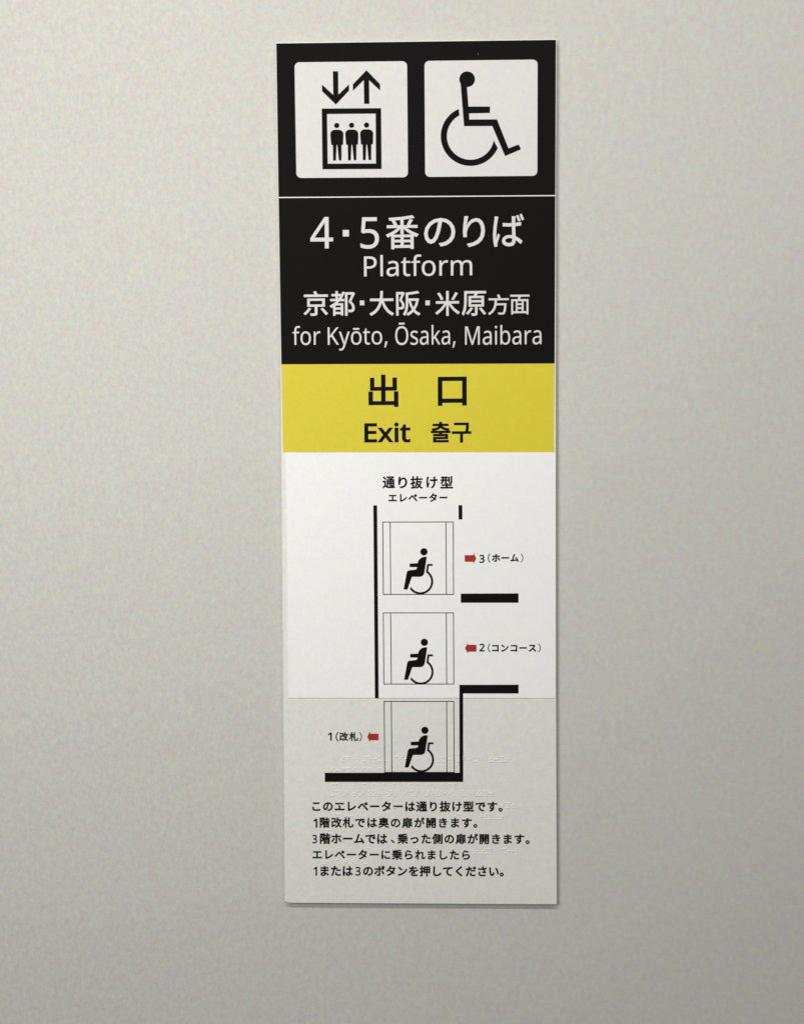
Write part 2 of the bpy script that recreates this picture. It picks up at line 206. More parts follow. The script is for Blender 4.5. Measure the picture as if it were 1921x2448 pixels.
C출 920 151,-4 151,-68 789,-68 789,-4 232,-4 232,81 762,81 762,279 499,279 499,362 866,362 866,425 51,425 51,362 417,362 417,279 149,279 149,217 681,217 681,140 151,140/134,748 134,684 411,684 359,607 247,554 94,529 118,466 261,490 379,538 458,610 537,538 655,490 798,466 823,529 670,554 557,607 505,684 784,684 784,748 499,748 499,832 417,832 417,748
C（ 1000 695,380 720,197 789,38 894,-96 954,-65 855,64 791,212 768,380 791,548 855,696 954,825 894,856 789,722 720,563
C） 1000 305,380 280,563 211,722 106,856 46,825 145,696 209,548 232,380 209,212 145,64 46,-65 106,-96 211,38 280,197
L, 268 185,116 91,116 78,38 60,-48 41,-129 106,-129 138,-52 169,29 192,105
L1 572 355,714 282,714 89,564 135,505 211,567 244,595 273,622 271,585 269,548 269,499 269,0 355,0
L2 572 520,80 159,80 159,84 308,231 404,333 440,380 468,429 485,480 491,534 484,589 464,635 433,673 390,701 337,718 275,724 231,721 190,713 117,683 56,640 103,581 183,631 226,644 275,649 326,641 366,618 392,581 401,529 396,483 382,440 358,400 326,358 235,262 48,73 48,0 520,0
L3 572 479,617 438,674 396,702 340,718 272,724 204,718 143,702 92,678 49,650 93,590 146,621 204,642 273,650 327,643 368,621 394,587 403,541 398,503 382,470 357,443 322,423 278,410 224,406 154,406 154,331 223,331 281,328 331,318 371,301 399,277 417,246 423,205 412,146 381,101 325,73 242,64 193,67 142,76 92,91 45,111 45,29 90,10 137,-1 241,-10 327,-3 397,17 449,49 486,92 508,144 515,203 504,267 473,318 420,353 345,372 345,376 387,388 423,407 453,432 475,464 488,502 493,547
L4 572 552,241 448,241 448,718 357,718 21,237 21,162 363,162 363,0 448,0 448,162 552,162/363,241 107,241 321,546 344,583 364,624 368,624 366,590 365,554 363,513 363,466
L5 572 211,434 165,427 182,634 465,634 465,714 107,714 80,377 124,349 182,359 246,364 326,355 382,326 414,281 425,219 419,171 403,132 377,103 341,81 299,69 249,65 201,68 150,77 103,92 63,112 63,29 100,12 144,0 248,-10 326,-3 391,18 444,53 483,100 507,159 515,228 508,290 485,341 450,383 402,413 343,432 275,438
LE 556 496,79 187,79 187,334 478,334 478,412 187,412 187,635 496,635 496,714 97,714 97,0 496,0
LK 619 325,403 608,714 503,714 310,498 248,430 187,362 187,714 97,714 97,0 187,0 187,277 260,341 513,0 619,0
LM 907 486,0 724,625 728,625 725,573 722,508 721,439 721,0 810,0 810,714 678,714 454,129 450,129 230,714 97,714 97,0 180,0 180,433 179,507 176,575 173,626 177,626 412,0
LP 605 97,714 97,0 187,0 187,278 269,278 343,283 404,296 453,318 492,347 520,381 539,419 550,461 554,504 547,566 526,617 490,659 439,690 371,708 286,714/360,628 417,603 450,560 461,500 456,453 439,416 411,388 372,369 321,359 259,355 187,355 187,637 278,637
La 561 237,542 188,531 105,499 132,433 203,461 242,471 283,474 330,467 365,448 387,412 394,355 394,323 303,320 189,306 109,272 74,239 53,198 46,149 51,100 68,60 94,29 128,7 169,-6 215,-10 291,-1 321,11 347,27 395,76 399,76 416,0 480,0 480,365 468,446 433,502 373,534 288,545/393,262 393,214 382,146 348,98 297,70 235,61 196,66 164,82 144,109 137,148 147,193 175,227 229,249 314,259
Lb 615 173,760 85,760 85,0 148,0 166,68 173,68 200,38 236,13 282,-4 339,-10 401,-2 455,21 499,60 532,114 553,183 560,268 553,352 533,422 499,475 455,514 401,537 339,545 282,539 236,522 200,496 173,465 168,465 171,511 173,575/369,466 406,449 433,421 460,357 469,269 460,181 433,116 406,87 370,69 326,63 273,69 233,86 205,115 181,180 173,267 173,271 176,334 187,384 206,423 234,450 273,467 324,472
Lf 344 332,536 197,536 197,571 202,626 218,663 246,686 284,693 327,688 364,678 387,747 341,759 283,765 232,760 189,745 155,719 129,682 114,632 109,570 109,539 15,509 15,468 109,468 109,0 197,0 197,468 332,468
Li 258 85,536 85,0 173,0 173,536/110,734 93,723 82,706 78,681 82,656 93,639 110,628 130,625 149,628 165,639 177,656 181,681 177,706 165,723 149,734 130,737
Lk 534 172,760 85,760 85,0 172,0 172,197 233,250 419,0 525,0 293,307 510,536 407,536 236,355 214,329 190,299 172,276 168,276 171,321 172,363
Ll 258 173,760 85,760 85,0 173,0
Lm 935 622,540 574,524 533,496 501,456 496,456 471,496 435,524 389,540 332,546 270,537 215,509 193,489 174,463 169,463 156,536 85,536 85,0 173,0 173,278 176,336 186,384 204,422 231,449 268,466 316,472 350,468 378,458 399,440 414,415 423,384 426,345 426,0 513,0 513,296 521,372 546,427 591,461 658,472 707,464 740,440 760,400 767,345 767,0 854,0 854,349 843,439 809,499 752,534 673,546
Lo 605 543,351 519,419 482,474 432,513 373,538 304,546 232,538 171,513 121,474 85,419 62,351 55,269 60,206 73,150 96,103 125,63 161,31 203,8 250,-5 301,-10 355,-5 405,8 447,31 483,63 512,103 533,150 547,206 551,269/155,354 183,418 213,448 252,466 302,472 352,466 391,447 422,418 443,378 456,328 460,269 456,210 443,159 422,118 392,88 352,69 303,63 254,69 214,88 184,118 163,159 150,210 146,269
Lr 413 299,542 267,531 238,514 212,492 171,438 167,438 157,536 85,536 85,0 173,0 173,286 176,325 185,360 200,391 220,416 243,437 270,453 299,463 329,466 358,464 387,459 398,540 367,544 335,546
Ls 479 429,187 415,219 392,246 360,268 273,307 191,341 148,371 138,389 135,409 142,436 163,456 198,470 246,474 322,464 393,440 423,510 343,536 252,546 171,537 106,509 76,481 57,446 51,404 56,364 71,332 95,306 128,284 217,244 298,208 338,176 346,159 349,140 342,108 319,82 280,66 222,61 175,64 129,74 52,104 52,24 123,-1 220,-10 282,-5 334,8 376,30 408,61 427,100 434,148
Lt 361 230,68 203,85 186,115 180,158 180,468 335,468 335,536 180,536 180,659 128,659 93,545 16,510 16,468 92,468 92,156 97,98 114,55 139,24 171,4 209,-6 249,-10 299,-5 339,6 339,73 305,65 264,62
Lx 529 18,0 117,0 265,214 411,0 511,0 316,274 501,536 402,536 265,334 127,536 27,536 212,274
Ly 510 217,-2 189,-73 162,-123 144,-142 123,-156 99,-165 70,-168 37,-166 11,-162 11,-232 42,-237 84,-240 132,-235 172,-219 206,-195 234,-161 258,-121 279,-74 510,536 415,536 306,232 279,150 260,85 256,85 245,130 229,179 211,231 95,536 1,536
LŌ 781 711,462 682,551 636,625 572,679 490,714 392,725 290,713 206,679 142,624 97,551 70,462 61,359 66,280 81,208 106,145 142,91 188,48 245,16 312,-3 391,-10 467,-3 533,16 590,48 636,91 673,145 699,207 715,279 720,358/162,442 181,512 213,569 258,611 318,637 392,646 465,637 524,612 569,569 600,512 619,441 625,358 619,274 600,203 568,146 523,103 465,77 391,68 318,77 258,103 213,145 181,203 162,274 156,358/242,855 242,784 539,784 539,855
Lō 605 543,351 519,419 482,474 432,513 373,538 304,546 232,538 171,513 121,474 85,419 62,351 55,269 60,206 73,150 96,103 125,63 161,31 203,8 250,-5 301,-10 355,-5 405,8 447,31 483,63 512,103 533,150 547,206 551,269/155,354 183,418 213,448 252,466 302,472 352,466 391,447 422,418 443,378 456,328 460,269 456,210 443,159 422,118 392,88 352,69 303,63 254,69 214,88 184,118 163,159 150,210 146,269/154,677 154,606 451,606 451,677""".split('\n'):
    key, adv, rest = line.split(' ', 2)
    GLYPHS[key] = (int(adv), [[tuple(map(int, p.split(','))) for p in c.split(' ')] for c in rest.split('/')])
def run_contours(face, text, x0, x1, y0, y1, weight, mode):
    """letters of one run, fitted to a box; mode 's' fits both ways, 't' keeps the letters' shape and spaces them out"""
    if face == 'D': return [[[(x0, y0), (x1, y0), (x1, y1), (x0, y1)]]]
    pen = 0; letters = []
    for ch in text:
        adv, cs = GLYPHS[face+ch]
        letters.append((pen, [grow(c, weight) for c in cs])); pen += adv
    ys = [p[1] for _, cs in letters for c in cs for p in c]; lo, hi = min(ys), max(ys); sy = (y1-y0)/(hi-lo)
    out = []
    if mode == 's':
        xs = [pn+p[0] for pn, cs in letters for c in cs for p in c]; a, b = min(xs), max(xs); sx = (x1-x0)/(b-a)
        for pn, cs in letters: out.append([[(x0+(pn+x-a)*sx, y0+(y-lo)*sy) for x, y in c] for c in cs])
    else:
        first = min(p[0] for c in letters[0][1] for p in c); last = max(p[0] for c in letters[-1][1] for p in c)
        pitch = ((x1-x0) - (last-first)*sy) / letters[-1][0]
        for pn, cs in letters: out.append([[(x0+(x-first)*sy+pn*pitch, y0+(y-lo)*sy) for x, y in c] for c in cs])
    return out
def lettering(runs, z, m, parent, label):
    v, f = [], []
    for r in runs:
        for cs in run_contours(*r): prism(v, f, cs, z, z + 0.07)
    return obj('lettering', v, f, m, parent, label)
# ------------------------------------------------------------------ the wall
T = 8.0                                           # the sign's face stands 8 mm off the wall
bm = bmesh.new(); bmesh.ops.create_grid(bm, x_segments=1, y_segments=1, size=0.5)
for v in bm.verts: v.co = Vector((v.co.x*7, v.co.z, v.co.y*4))
r = bmesh.ops.extrude_face_region(bm, geom=bm.faces[:])
for v in r['geom']:
    if isinstance(v, bmesh.types.BMVert): v.co.y += 0.1
bmesh.ops.recalc_face_normals(bm, faces=bm.faces[:])
me = bpy.data.meshes.new('wall'); bm.to_mesh(me); bm.free(); me.materials.append(M_wall)
wall = bpy.data.objects.new('wall', me); C.objects.link(wall); wall.location = (0, 0, 1.5)
wall['kind'] = 'structure'; wall['label'] = 'plain warm grey painted wall behind the sign'

# ------------------------------------------------------------------ the sign
sign = bpy.data.objects.new('elevator_sign', None); C.objects.link(sign)
sign.location = (0, 0, 1.5); sign.rotation_euler = (math.pi/2, 0, 0); sign.empty_display_size = 0.1
sign['label'] = 'tall black, yellow and white elevator sign with pictograms and floor diagram on grey wall'
sign['category'] = 'sign'

board = plate('backing_board', [[[-150.41,469.35],[-150.17,390.04],[-149.48,304.07],[-148.76,211.34],[-148.43,125.29],[-148.81,39.68],[-149.02,-46.86],[-149.25,-225.99],[-149.19,-300.07],[-149.62,-421.18],[-149.86,-465.67],[-148.24,-465.94],[-146.63,-466.87],[-143.85,-467.43],[-48.07,-467.67],[149.84,-467.93],[149.76,-420.18],[149.17,-226.24],[149.05,1.59],[148.91,123.26],[149.05,303.11],[149.89,468.16]]], 0.6, T, M_board, sign, 'pale grey-white board with a chipped lower left corner', 0.45)
P = [[[-149.66,468.02],[-148.84,305.05],[148.24,303.47],[149.01,467.12]],[[-148.76,303.79],[-147.56,125.32],[147.56,123.72],[148.2,302.23]],[[-147.52,125.23],[-146.99,48.75],[-146.72,29.94],[146.9,28.27],[146.81,46.78],[147.56,123.63]],[[-143.71,28.92],[-144.27,28.29],[-143.05,3.26],[-143.25,-238.84],[148.35,-239.18],[148.42,1.6],[148.52,27.27]]]
vinyl = T + 0.12
pictogram_panel = plate('pictogram_panel', [P[0]], T, vinyl, M_black, sign, 'black panel with two white pictogram squares')
direction_panel = plate('direction_panel', [P[1]], T, vinyl, M_black, sign, 'black panel with white platform directions')
exit_panel = plate('exit_panel', [P[2]], T, vinyl, M_yellow, sign, 'yellow exit panel with black lettering')
sheet_z = T + 0.85
diagram_sheet = plate('diagram_sheet', [P[3]], T, sheet_z, M_sheet, sign, 'white sticker sheet with the elevator floor diagram')

# pictograms
tiles = [[[-125.08,447.73],[-126.09,447.64],[-127.07,447.35],[-127.96,446.87],[-128.75,446.23],[-129.39,445.44],[-129.86,444.55],[-130.15,443.57],[-130.24,442.56],[-129.37,330.14],[-129.26,329.12],[-128.96,328.15],[-128.47,327.25],[-127.82,326.45],[-127.03,325.8],[-126.12,325.32],[-125.15,325.01],[-124.13,324.91],[-14.53,324.21],[-13.52,324.31],[-12.54,324.6],[-11.64,325.07],[-10.86,325.71],[-10.21,326.5],[-9.73,327.39],[-9.44,328.37],[-9.34,329.38],[-9.61,441.93],[-9.71,442.95],[-10.01,443.92],[-10.49,444.82],[-11.14,445.61],[-11.93,446.27],[-12.83,446.75],[-13.81,447.05],[-14.82,447.16]],[[14.18,447.11],[13.17,447.01],[12.19,446.72],[11.29,446.25],[10.51,445.6],[9.86,444.82],[9.38,443.92],[9.09,442.94],[8.99,441.93],[9.14,329.52],[9.24,328.51],[9.54,327.53],[10.02,326.63],[10.67,325.84],[11.46,325.19],[12.36,324.71],[13.34,324.41],[14.35,324.31],[123.89,324.03],[124.9,324.13],[125.88,324.42],[126.78,324.9],[127.57,325.55],[128.22,326.33],[128.7,327.23],[129.0,328.21],[129.11,329.22],[129.47,441.48],[129.38,442.49],[129.08,443.47],[128.61,444.37],[127.96,445.16],[127.18,445.81],[126.28,446.3],[125.3,446.6],[124.29,446.7]]]
for t, lb in zip(tiles, ('white rounded square behind the elevator symbol', 'white rounded square behind the wheelchair symbol')):
    plate('pictogram_square', [t], vinyl, vinyl+0.07, M_tile, pictogram_panel, lb)
z = vinyl + 0.07
plate('arrow', [[[-89.12,437.63],[-83.44,437.54],[-83.44,412.83],[-71.99,423.58],[-71.85,417.04],[-86.18,402.31],[-100.95,416.82],[-100.9,423.81],[-88.94,412.63]]], z, z+0.07, M_ink, pictogram_panel, 'black arrow pointing down')
plate('arrow', [[[-53.14,438.21],[-38.67,423.36],[-38.53,416.37],[-50.37,427.54],[-50.16,402.55],[-55.85,402.63],[-56.05,427.81],[-67.78,416.61],[-67.82,423.51]]], z, z+0.07, M_ink, pictogram_panel, 'black arrow pointing up')
F = [[[-101.39,398.33],[-37.7,397.89],[-37.53,333.35],[-101.17,333.88]],[[-95.75,392.45],[-43.6,392.18],[-43.57,339.24],[-95.42,339.72]]]
v, f = [], []
prism(v, f, [ccw(F[0]), ccw(F[1])[::-1]], z, z+0.07)
obj('elevator_frame', v, f, M_ink, pictogram_panel, 'thick black square frame round three figures')
first = None
for dx in [0,16.02,31.98]:
    if first is None:
        first = plate('standing_figure', [[[[-82.59,380.13],[-82.66,380.76],[-82.86,381.35],[-83.2,381.89],[-83.65,382.34],[-84.18,382.68],[-84.78,382.9],[-85.42,382.98],[-86.05,382.91],[-86.65,382.72],[-87.2,382.39],[-87.65,381.95],[-87.99,381.42],[-88.21,380.83],[-88.28,380.21],[-88.22,379.58],[-88.01,378.99],[-87.68,378.45],[-87.23,378.0],[-86.69,377.66],[-86.09,377.44],[-85.46,377.36],[-84.83,377.43],[-84.22,377.62],[-83.68,377.95],[-83.23,378.39],[-82.88,378.92],[-82.67,379.51]],[[-88.0,375.68],[-82.73,375.61],[-80.89,375.01],[-79.42,373.85],[-78.54,372.43],[-78.23,370.87],[-78.42,366.45],[-78.74,359.69],[-80.38,359.51],[-80.61,342.96],[-83.41,342.99],[-84.72,357.17],[-85.02,359.52],[-85.6,359.53],[-85.88,357.19],[-86.63,342.88],[-89.58,342.92],[-89.77,359.53],[-91.46,359.6],[-92.14,366.64],[-92.42,371.06],[-92.09,372.78],[-91.13,374.17],[-89.75,375.24]]]][0], z, z+0.07, M_ink, pictogram_panel)
    else: link('standing_figure', first.data, pictogram_panel, loc=(dx, 0))
S = [[[62.81,426.98],[62.69,428.42],[62.31,429.82],[61.7,431.14],[60.86,432.33],[59.83,433.36],[58.64,434.21],[57.32,434.84],[55.91,435.23],[54.45,435.38],[53.0,435.28],[51.59,434.92],[50.26,434.33],[49.06,433.53],[48.02,432.52],[47.18,431.35],[46.56,430.05],[46.18,428.67],[46.04,427.23],[46.17,425.79],[46.54,424.39],[47.15,423.08],[47.99,421.88],[49.02,420.85],[50.21,420.0],[51.53,419.37],[52.94,418.98],[54.4,418.83],[55.86,418.94],[57.27,419.29],[58.6,419.88],[59.79,420.69],[60.83,421.69],[61.67,422.86],[62.29,424.16],[62.68,425.55]],[[47.35,423.49],[53.94,423.4],[55.74,398.24],[78.83,397.91],[78.62,391.12],[56.29,390.97],[56.74,384.53],[86.14,384.3],[98.33,353.55],[109.36,357.42],[111.7,352.26],[94.73,345.29],[81.13,377.29],[50.96,377.61]],[[45.35,395.93],[42.57,394.63],[39.93,393.06],[37.46,391.25],[35.18,389.2],[33.12,386.95],[31.28,384.5],[29.7,381.89],[28.39,379.14],[27.35,376.26],[26.6,373.3],[26.15,370.28],[25.99,367.22],[26.14,364.16],[26.58,361.13],[27.33,358.15],[28.36,355.25],[29.67,352.46],[31.25,349.81],[33.08,347.32],[35.14,345.01],[37.42,342.92],[39.89,341.04],[42.53,339.42],[45.32,338.05],[48.22,336.96],[51.22,336.15],[54.27,335.63],[57.36,335.41],[60.46,335.48],[63.53,335.86],[66.54,336.52],[69.47,337.48],[72.29,338.71],[74.97,340.21],[77.49,341.96],[79.83,343.95],[81.95,346.15],[83.84,348.55],[85.49,351.12],[86.88,353.84],[82.58,362.11],[81.99,359.66],[81.16,357.29],[80.09,355.02],[78.79,352.86],[77.27,350.85],[75.56,349.0],[73.66,347.34],[71.6,345.88],[69.4,344.63],[67.08,343.6],[64.67,342.82],[62.18,342.28],[59.65,341.99],[57.1,341.96],[54.56,342.19],[52.05,342.66],[49.6,343.39],[47.23,344.35],[44.98,345.55],[42.85,346.96],[40.88,348.58],[39.08,350.39],[37.47,352.36],[36.07,354.48],[34.89,356.73],[33.95,359.09],[33.25,361.52],[32.8,364.01],[32.61,366.52],[32.68,369.04],[33.0,371.54],[33.58,373.99],[34.41,376.37],[35.47,378.64],[36.77,380.8],[38.28,382.82],[39.98,384.67],[41.87,386.34],[43.93,387.81],[46.12,389.07]]]
plate('seated_figure', [S[0]], z, z+0.078, M_ink, pictogram_panel, 'head of the wheelchair symbol')
plate('seated_figure', [S[1]], z, z+0.07, M_ink, pictogram_panel, 'body of the wheelchair symbol')
plate('wheel_arc', [S[2]], z, z+0.07, M_ink, pictogram_panel, 'open black ring of the wheelchair symbol')
cx, cy = [66.28,453.68]
plate('paint_chip', [[(cx+0.35*math.cos(a), cy+0.3*math.sin(a)) for a in (0, 1.1, 2.2, 3.1, 4.4, 5.3)]], vinyl, vinyl+0.05, M_tile, pictogram_panel)

# lettering
TEXT = [[0,"L","4",-114.9,-90.3,249.4,282.95,5,"s"],[0,"D","",-79.83,-73.16,261.93,268.9,0,"s"],[0,"L","5",-60.79,-40.82,248.45,282.16,5,"s"],[0,"C","番",-33.59,1.93,247.69,283.82,10,"s"],[0,"C","の",7.62,41.18,249.88,280.53,10,"s"],[0,"C","り",49.33,73.0,249.1,282.16,10,"s"],[0,"C","ば",81.51,114.96,249.07,283.98,10,"s"],[1,"L","Platform",-57.22,59.26,218.66,241.85,2,"s"],[2,"C","京",-123.02,-96.26,177.2,203.91,12,"s"],[2,"C","都",-94.73,-67.04,176.93,203.62,12,"s"],[2,"C","大",-51.78,-25.1,176.52,203.2,12,"s"],[2,"C","阪",-22.82,3.45,176.25,202.91,12,"s"],[2,"C","米",19.24,45.84,175.85,202.49,12,"s"],[2,"C","原",47.74,74.12,175.59,202.2,12,"s"],[2,"D","",-61.89,-57.12,188.09,193.2,0,"s"],[2,"D","",8.78,13.54,187.4,192.5,0,"s"],[2,"C","方",76.01,98.38,176.28,198.36,9,"s"],[2,"C","面",99.89,120.54,176.63,197.75,9,"s"],[3,"L","for",-135.2,-104.95,145.78,166.48,0,"s"],[3,"L","Kyōto,",-96.95,-32.38,139.59,164.64,0,"s"],[3,"L","Ōsaka,",-23.97,40.96,141.62,168.89,0,"s"],[3,"L","Maibara",51.23,133.38,144.29,165.47,0,"s"],[4,"C","出",-53.37,-20.88,78.28,113.3,22,"s"],[17,"C","口",21.68,52.93,79.07,110.42,24,"s"],[5,"L","Exit",-58.08,-8.13,39.72,61.48,26,"s"],[6,"C","출",13.85,35.23,39.53,61.84,26,"s"],[6,"C","구",36.56,57.73,39.2,60.92,26,"s"],[7,"C","通",-38.82,-24.96,-10.19,3.34,32,"s"],[7,"C","り",-21.7,-11.87,-10.02,2.74,32,"s"],[7,"C","抜",-8.48,5.24,-10.61,3.29,32,"s"],[7,"C","け",8.75,20.86,-10.19,2.69,32,"s"],[7,"C","型",23.86,37.75,-10.41,3.11,32,"s"],[8,"C","エレベーター",-32.34,31.63,-24.92,-15.34,42,"t"],[9,"L","3",65.77,71.61,-91.47,-82.49,30,"s"],[9,"C","（",75.01,77.93,-91.03,-81.17,20,"s"],[9,"C","ホーム",79.27,108.72,-90.51,-81.71,42,"t"],[9,"C","）",110.47,113.5,-91.16,-81.31,4,"s"],[10,"L","2",65.66,71.52,-188.12,-179.5,30,"s"],[10,"C","（",74.75,77.68,-189.08,-179.39,20,"s"],[10,"C","コンコース",79.32,127.47,-188.71,-180.45,42,"t"],[10,"C","）",129.22,132.27,-189.17,-179.49,4,"s"],[11,"L","1",-100.38,-96.07,-286.2,-277.31,24,"s"],[11,"C","（",-91.97,-88.31,-287.39,-276.77,20,"s"],[11,"C","改札",-87.77,-67.0,-287.06,-276.98,42,"t"],[11,"C","）",-66.14,-63.01,-287.38,-276.76,4,"s"],[12,"C","このエレベーターは通り抜け型です。",-118.25,90.59,-365.34,-353.2,36,"t"],[13,"L","1",-117.43,-112.76,-383.03,-373.02,24,"s"],[13,"C","階改札では奥の扉が開きます。",-110.23,62.94,-383.39,-371.24,36,"t"],[14,"L","3",-118.56,-113.11,-400.73,-390.9,24,"s"],[14,"C","階ホームでは",-110.18,-35.71,-401.39,-389.21,36,"t"],[14,"C","、",-32.04,-27.77,-400.48,-395.97,24,"s"],[14,"C","乗った側の扉が開きます。",-25.04,120.03,-401.24,-389.09,36,"t"],[15,"C","エレベーターに乗られましたら",-118.52,54.71,-418.76,-407.36,36,"t"],[16,"L","1",-117.7,-113.41,-436.77,-426.72,24,"s"],[16,"C","または",-109.9,-73.86,-437.08,-425.65,36,"t"],[16,"L","3",-71.53,-65.5,-436.6,-426.56,24,"s"],[16,"C","のボタンを押してください。",-62.77,91.79,-437.28,-425.09,36,"t"]]
where = {0: (vinyl, M_white, direction_panel, 'large white platform numbers and Japanese words'),
 1: (vinyl, M_white, direction_panel, 'white word Platform'),
 2: (vinyl, M_white, direction_panel, 'white Japanese line of destinations'),
 3: (vinyl, M_white, direction_panel, 'white line for Kyōto, Ōsaka, Maibara'),
 4: (vinyl, M_ink, exit_panel, 'large black first character of the Japanese word for exit'),
 17: (vinyl, M_ink, exit_panel, 'large black square second character of the Japanese word for exit'),
 5: (vinyl, M_ink, exit_panel, 'bold black word Exit'),
 6: (vinyl, M_ink, exit_panel, 'black Korean word for exit'),
 7: (sheet_z, M_ink, diagram_sheet, 'black Japanese heading above the diagram'),
 8: (sheet_z, M_ink, diagram_sheet, 'small Japanese word for elevator under the heading'),
 9: (sheet_z, M_ink, diagram_sheet, 'floor 3 label beside the red arrow'),
 10: (sheet_z, M_ink, diagram_sheet, 'floor 2 label beside the red arrow'),
 11: (T, M_ink, board, 'floor 1 label left of the red arrow'),
 12: (T, M_ink, board, 'first line of the Japanese notice'),
 13: (T, M_ink, board, 'second line of the Japanese notice'),
 14: (T, M_ink, board, 'third line of the Japanese notice'),
 15: (T, M_ink, board, 'fourth line of the Japanese notice'),
 16: (T, M_ink, board, 'last line of the Japanese notice')}
for g in range(18):
    z0, m, par, lb = where[g]
    lettering([q[1:] for q in TEXT if q[0] == g], z0, m, par, lb)

# floor diagram
for poly in [[[-48.83,-28.15],[-44.68,-28.17],[-44.3,-238.99],[-48.47,-238.98]],[[43.49,-28.39],[47.67,-28.41],[47.7,-44.05],[43.62,-44.03]],[[45.67,-124.72],[108.31,-124.72],[108.29,-134.92],[45.63,-134.74]],[[43.78,-224.68],[108.2,-224.55],[108.18,-234.24],[47.86,-234.2],[47.84,-239.04],[43.73,-239.03]]]:
    plate('shaft_line', [poly], sheet_z, sheet_z+0.07, M_ink, diagram_sheet)
for poly in [[[-48.34,-239.12],[-44.39,-239.12],[-44.4,-239.72],[-48.34,-239.72]],[[43.73,-239.22],[47.84,-239.22],[47.66,-331.98],[-104.19,-332.19],[-104.11,-322.02],[43.62,-321.84]]]:
    plate('shaft_line', [poly], T, T+0.07, M_ink, board)
cab = [[[[-39.15,-46.03],[38.24,-46.24],[38.24,-47.15],[-39.15,-46.94]],[[-38.97,-124.93],[38.24,-125.16],[38.24,-126.08],[-38.97,-125.85]],[[-39.15,-46.94],[-38.24,-46.94],[-38.05,-124.94],[-38.97,-124.93]],[[37.33,-47.15],[38.24,-47.15],[38.24,-125.16],[37.33,-125.16]],[[-31.09,-46.98],[-30.18,-46.98],[-30.05,-124.96],[-30.96,-124.96]],[[29.44,-47.26],[30.35,-47.26],[30.48,-125.14],[29.57,-125.14]]],[[[-39.2,-145.13],[38.11,-145.33],[38.11,-146.25],[-39.2,-146.05]],[[-38.91,-223.26],[38.2,-223.33],[38.2,-224.25],[-38.92,-224.18]],[[-39.2,-146.05],[-38.29,-146.05],[-38.0,-223.26],[-38.91,-223.26]],[[37.2,-146.24],[38.11,-146.25],[38.2,-223.33],[37.29,-223.33]],[[-31.19,-146.07],[-30.27,-146.07],[-29.96,-223.27],[-30.88,-223.27]],[[29.39,-146.22],[30.31,-146.23],[30.38,-223.32],[29.46,-223.32]]],[[[-38.84,-242.6],[38.13,-242.64],[38.12,-243.56],[-38.85,-243.52]],[[-38.75,-321.02],[38.22,-320.92],[38.21,-321.85],[-38.75,-321.94]],[[-38.85,-243.52],[-37.93,-243.52],[-37.83,-321.02],[-38.75,-321.02]],[[37.21,-243.56],[38.12,-243.56],[38.22,-320.92],[37.3,-320.93]],[[-31.0,-243.53],[-30.08,-243.53],[-29.96,-321.01],[-30.88,-321.01]],[[29.38,-243.55],[30.3,-243.56],[30.37,-320.93],[29.45,-320.94]]]]
for k, (par, z0) in enumerate(((diagram_sheet, sheet_z), (diagram_sheet, sheet_z), (board, T))):
    plate('cabin_outline', cab[k], z0, z0+0.05, M_ink, par)
rider = [[[9.86,-79.01],[9.73,-77.98],[9.34,-77.01],[8.7,-76.18],[7.88,-75.54],[6.92,-75.13],[5.88,-74.99],[4.85,-75.12],[3.88,-75.52],[3.05,-76.15],[2.41,-76.98],[2.01,-77.95],[1.87,-78.98],[2.0,-80.02],[2.39,-80.99],[3.02,-81.82],[3.85,-82.46],[4.81,-82.86],[5.85,-83.0],[6.88,-82.87],[7.85,-82.47],[8.68,-81.84],[9.32,-81.01],[9.72,-80.05]],[[8.97,-84.78],[6.23,-102.02],[5.68,-103.63],[4.55,-105.07],[2.95,-105.93],[0.71,-106.27],[-7.14,-106.25],[-7.78,-107.43],[-12.18,-120.11],[-16.5,-120.1],[-12.87,-101.32],[-12.07,-99.87],[-10.46,-99.14],[-3.73,-98.46],[-2.45,-97.89],[-1.81,-96.7],[-1.7,-95.74],[-9.64,-95.61],[-9.85,-91.76],[-1.14,-91.35],[-0.49,-89.33],[0.96,-87.09],[3.05,-85.4],[5.29,-84.57],[7.21,-84.39],[8.49,-84.46]]]; chair = [[15.33,-92.27],[9.26,-92.25],[7.93,-101.23],[7.81,-101.43],[8.99,-102.24],[10.05,-103.19],[11.0,-104.26],[11.8,-105.44],[12.46,-106.71],[12.95,-108.05],[13.28,-109.44],[13.44,-110.86],[13.42,-112.3],[13.23,-113.71],[12.87,-115.1],[12.34,-116.43],[11.65,-117.68],[10.81,-118.85],[9.84,-119.9],[8.75,-120.82],[7.56,-121.61],[6.27,-122.24],[4.92,-122.71],[3.53,-123.01],[2.11,-123.14],[0.68,-123.09],[-0.73,-122.87],[-2.1,-122.47],[-3.42,-121.91],[-4.65,-121.2],[-5.79,-120.34],[-6.82,-119.34],[-7.71,-118.23],[-8.46,-117.01],[-9.57,-119.65],[-8.56,-120.9],[-7.42,-122.03],[-6.16,-123.01],[-4.79,-123.85],[-3.34,-124.52],[-1.81,-125.02],[-0.25,-125.34],[1.35,-125.48],[2.95,-125.44],[4.54,-125.21],[6.09,-124.81],[7.58,-124.22],[9.0,-123.47],[10.32,-122.57],[11.54,-121.51],[12.62,-120.33],[13.56,-119.03],[14.35,-117.63],[14.97,-116.15],[15.43,-114.61],[15.7,-113.02],[15.79,-111.42],[15.7,-109.82],[15.42,-108.24],[14.97,-106.7],[14.34,-105.22],[13.55,-103.83],[12.61,-102.53],[11.53,-101.35],[10.31,-100.31],[11.16,-94.44],[15.16,-94.45]]; off = [[0.0,0.0],[-0.02,-98.92],[0.11,-195.92]]
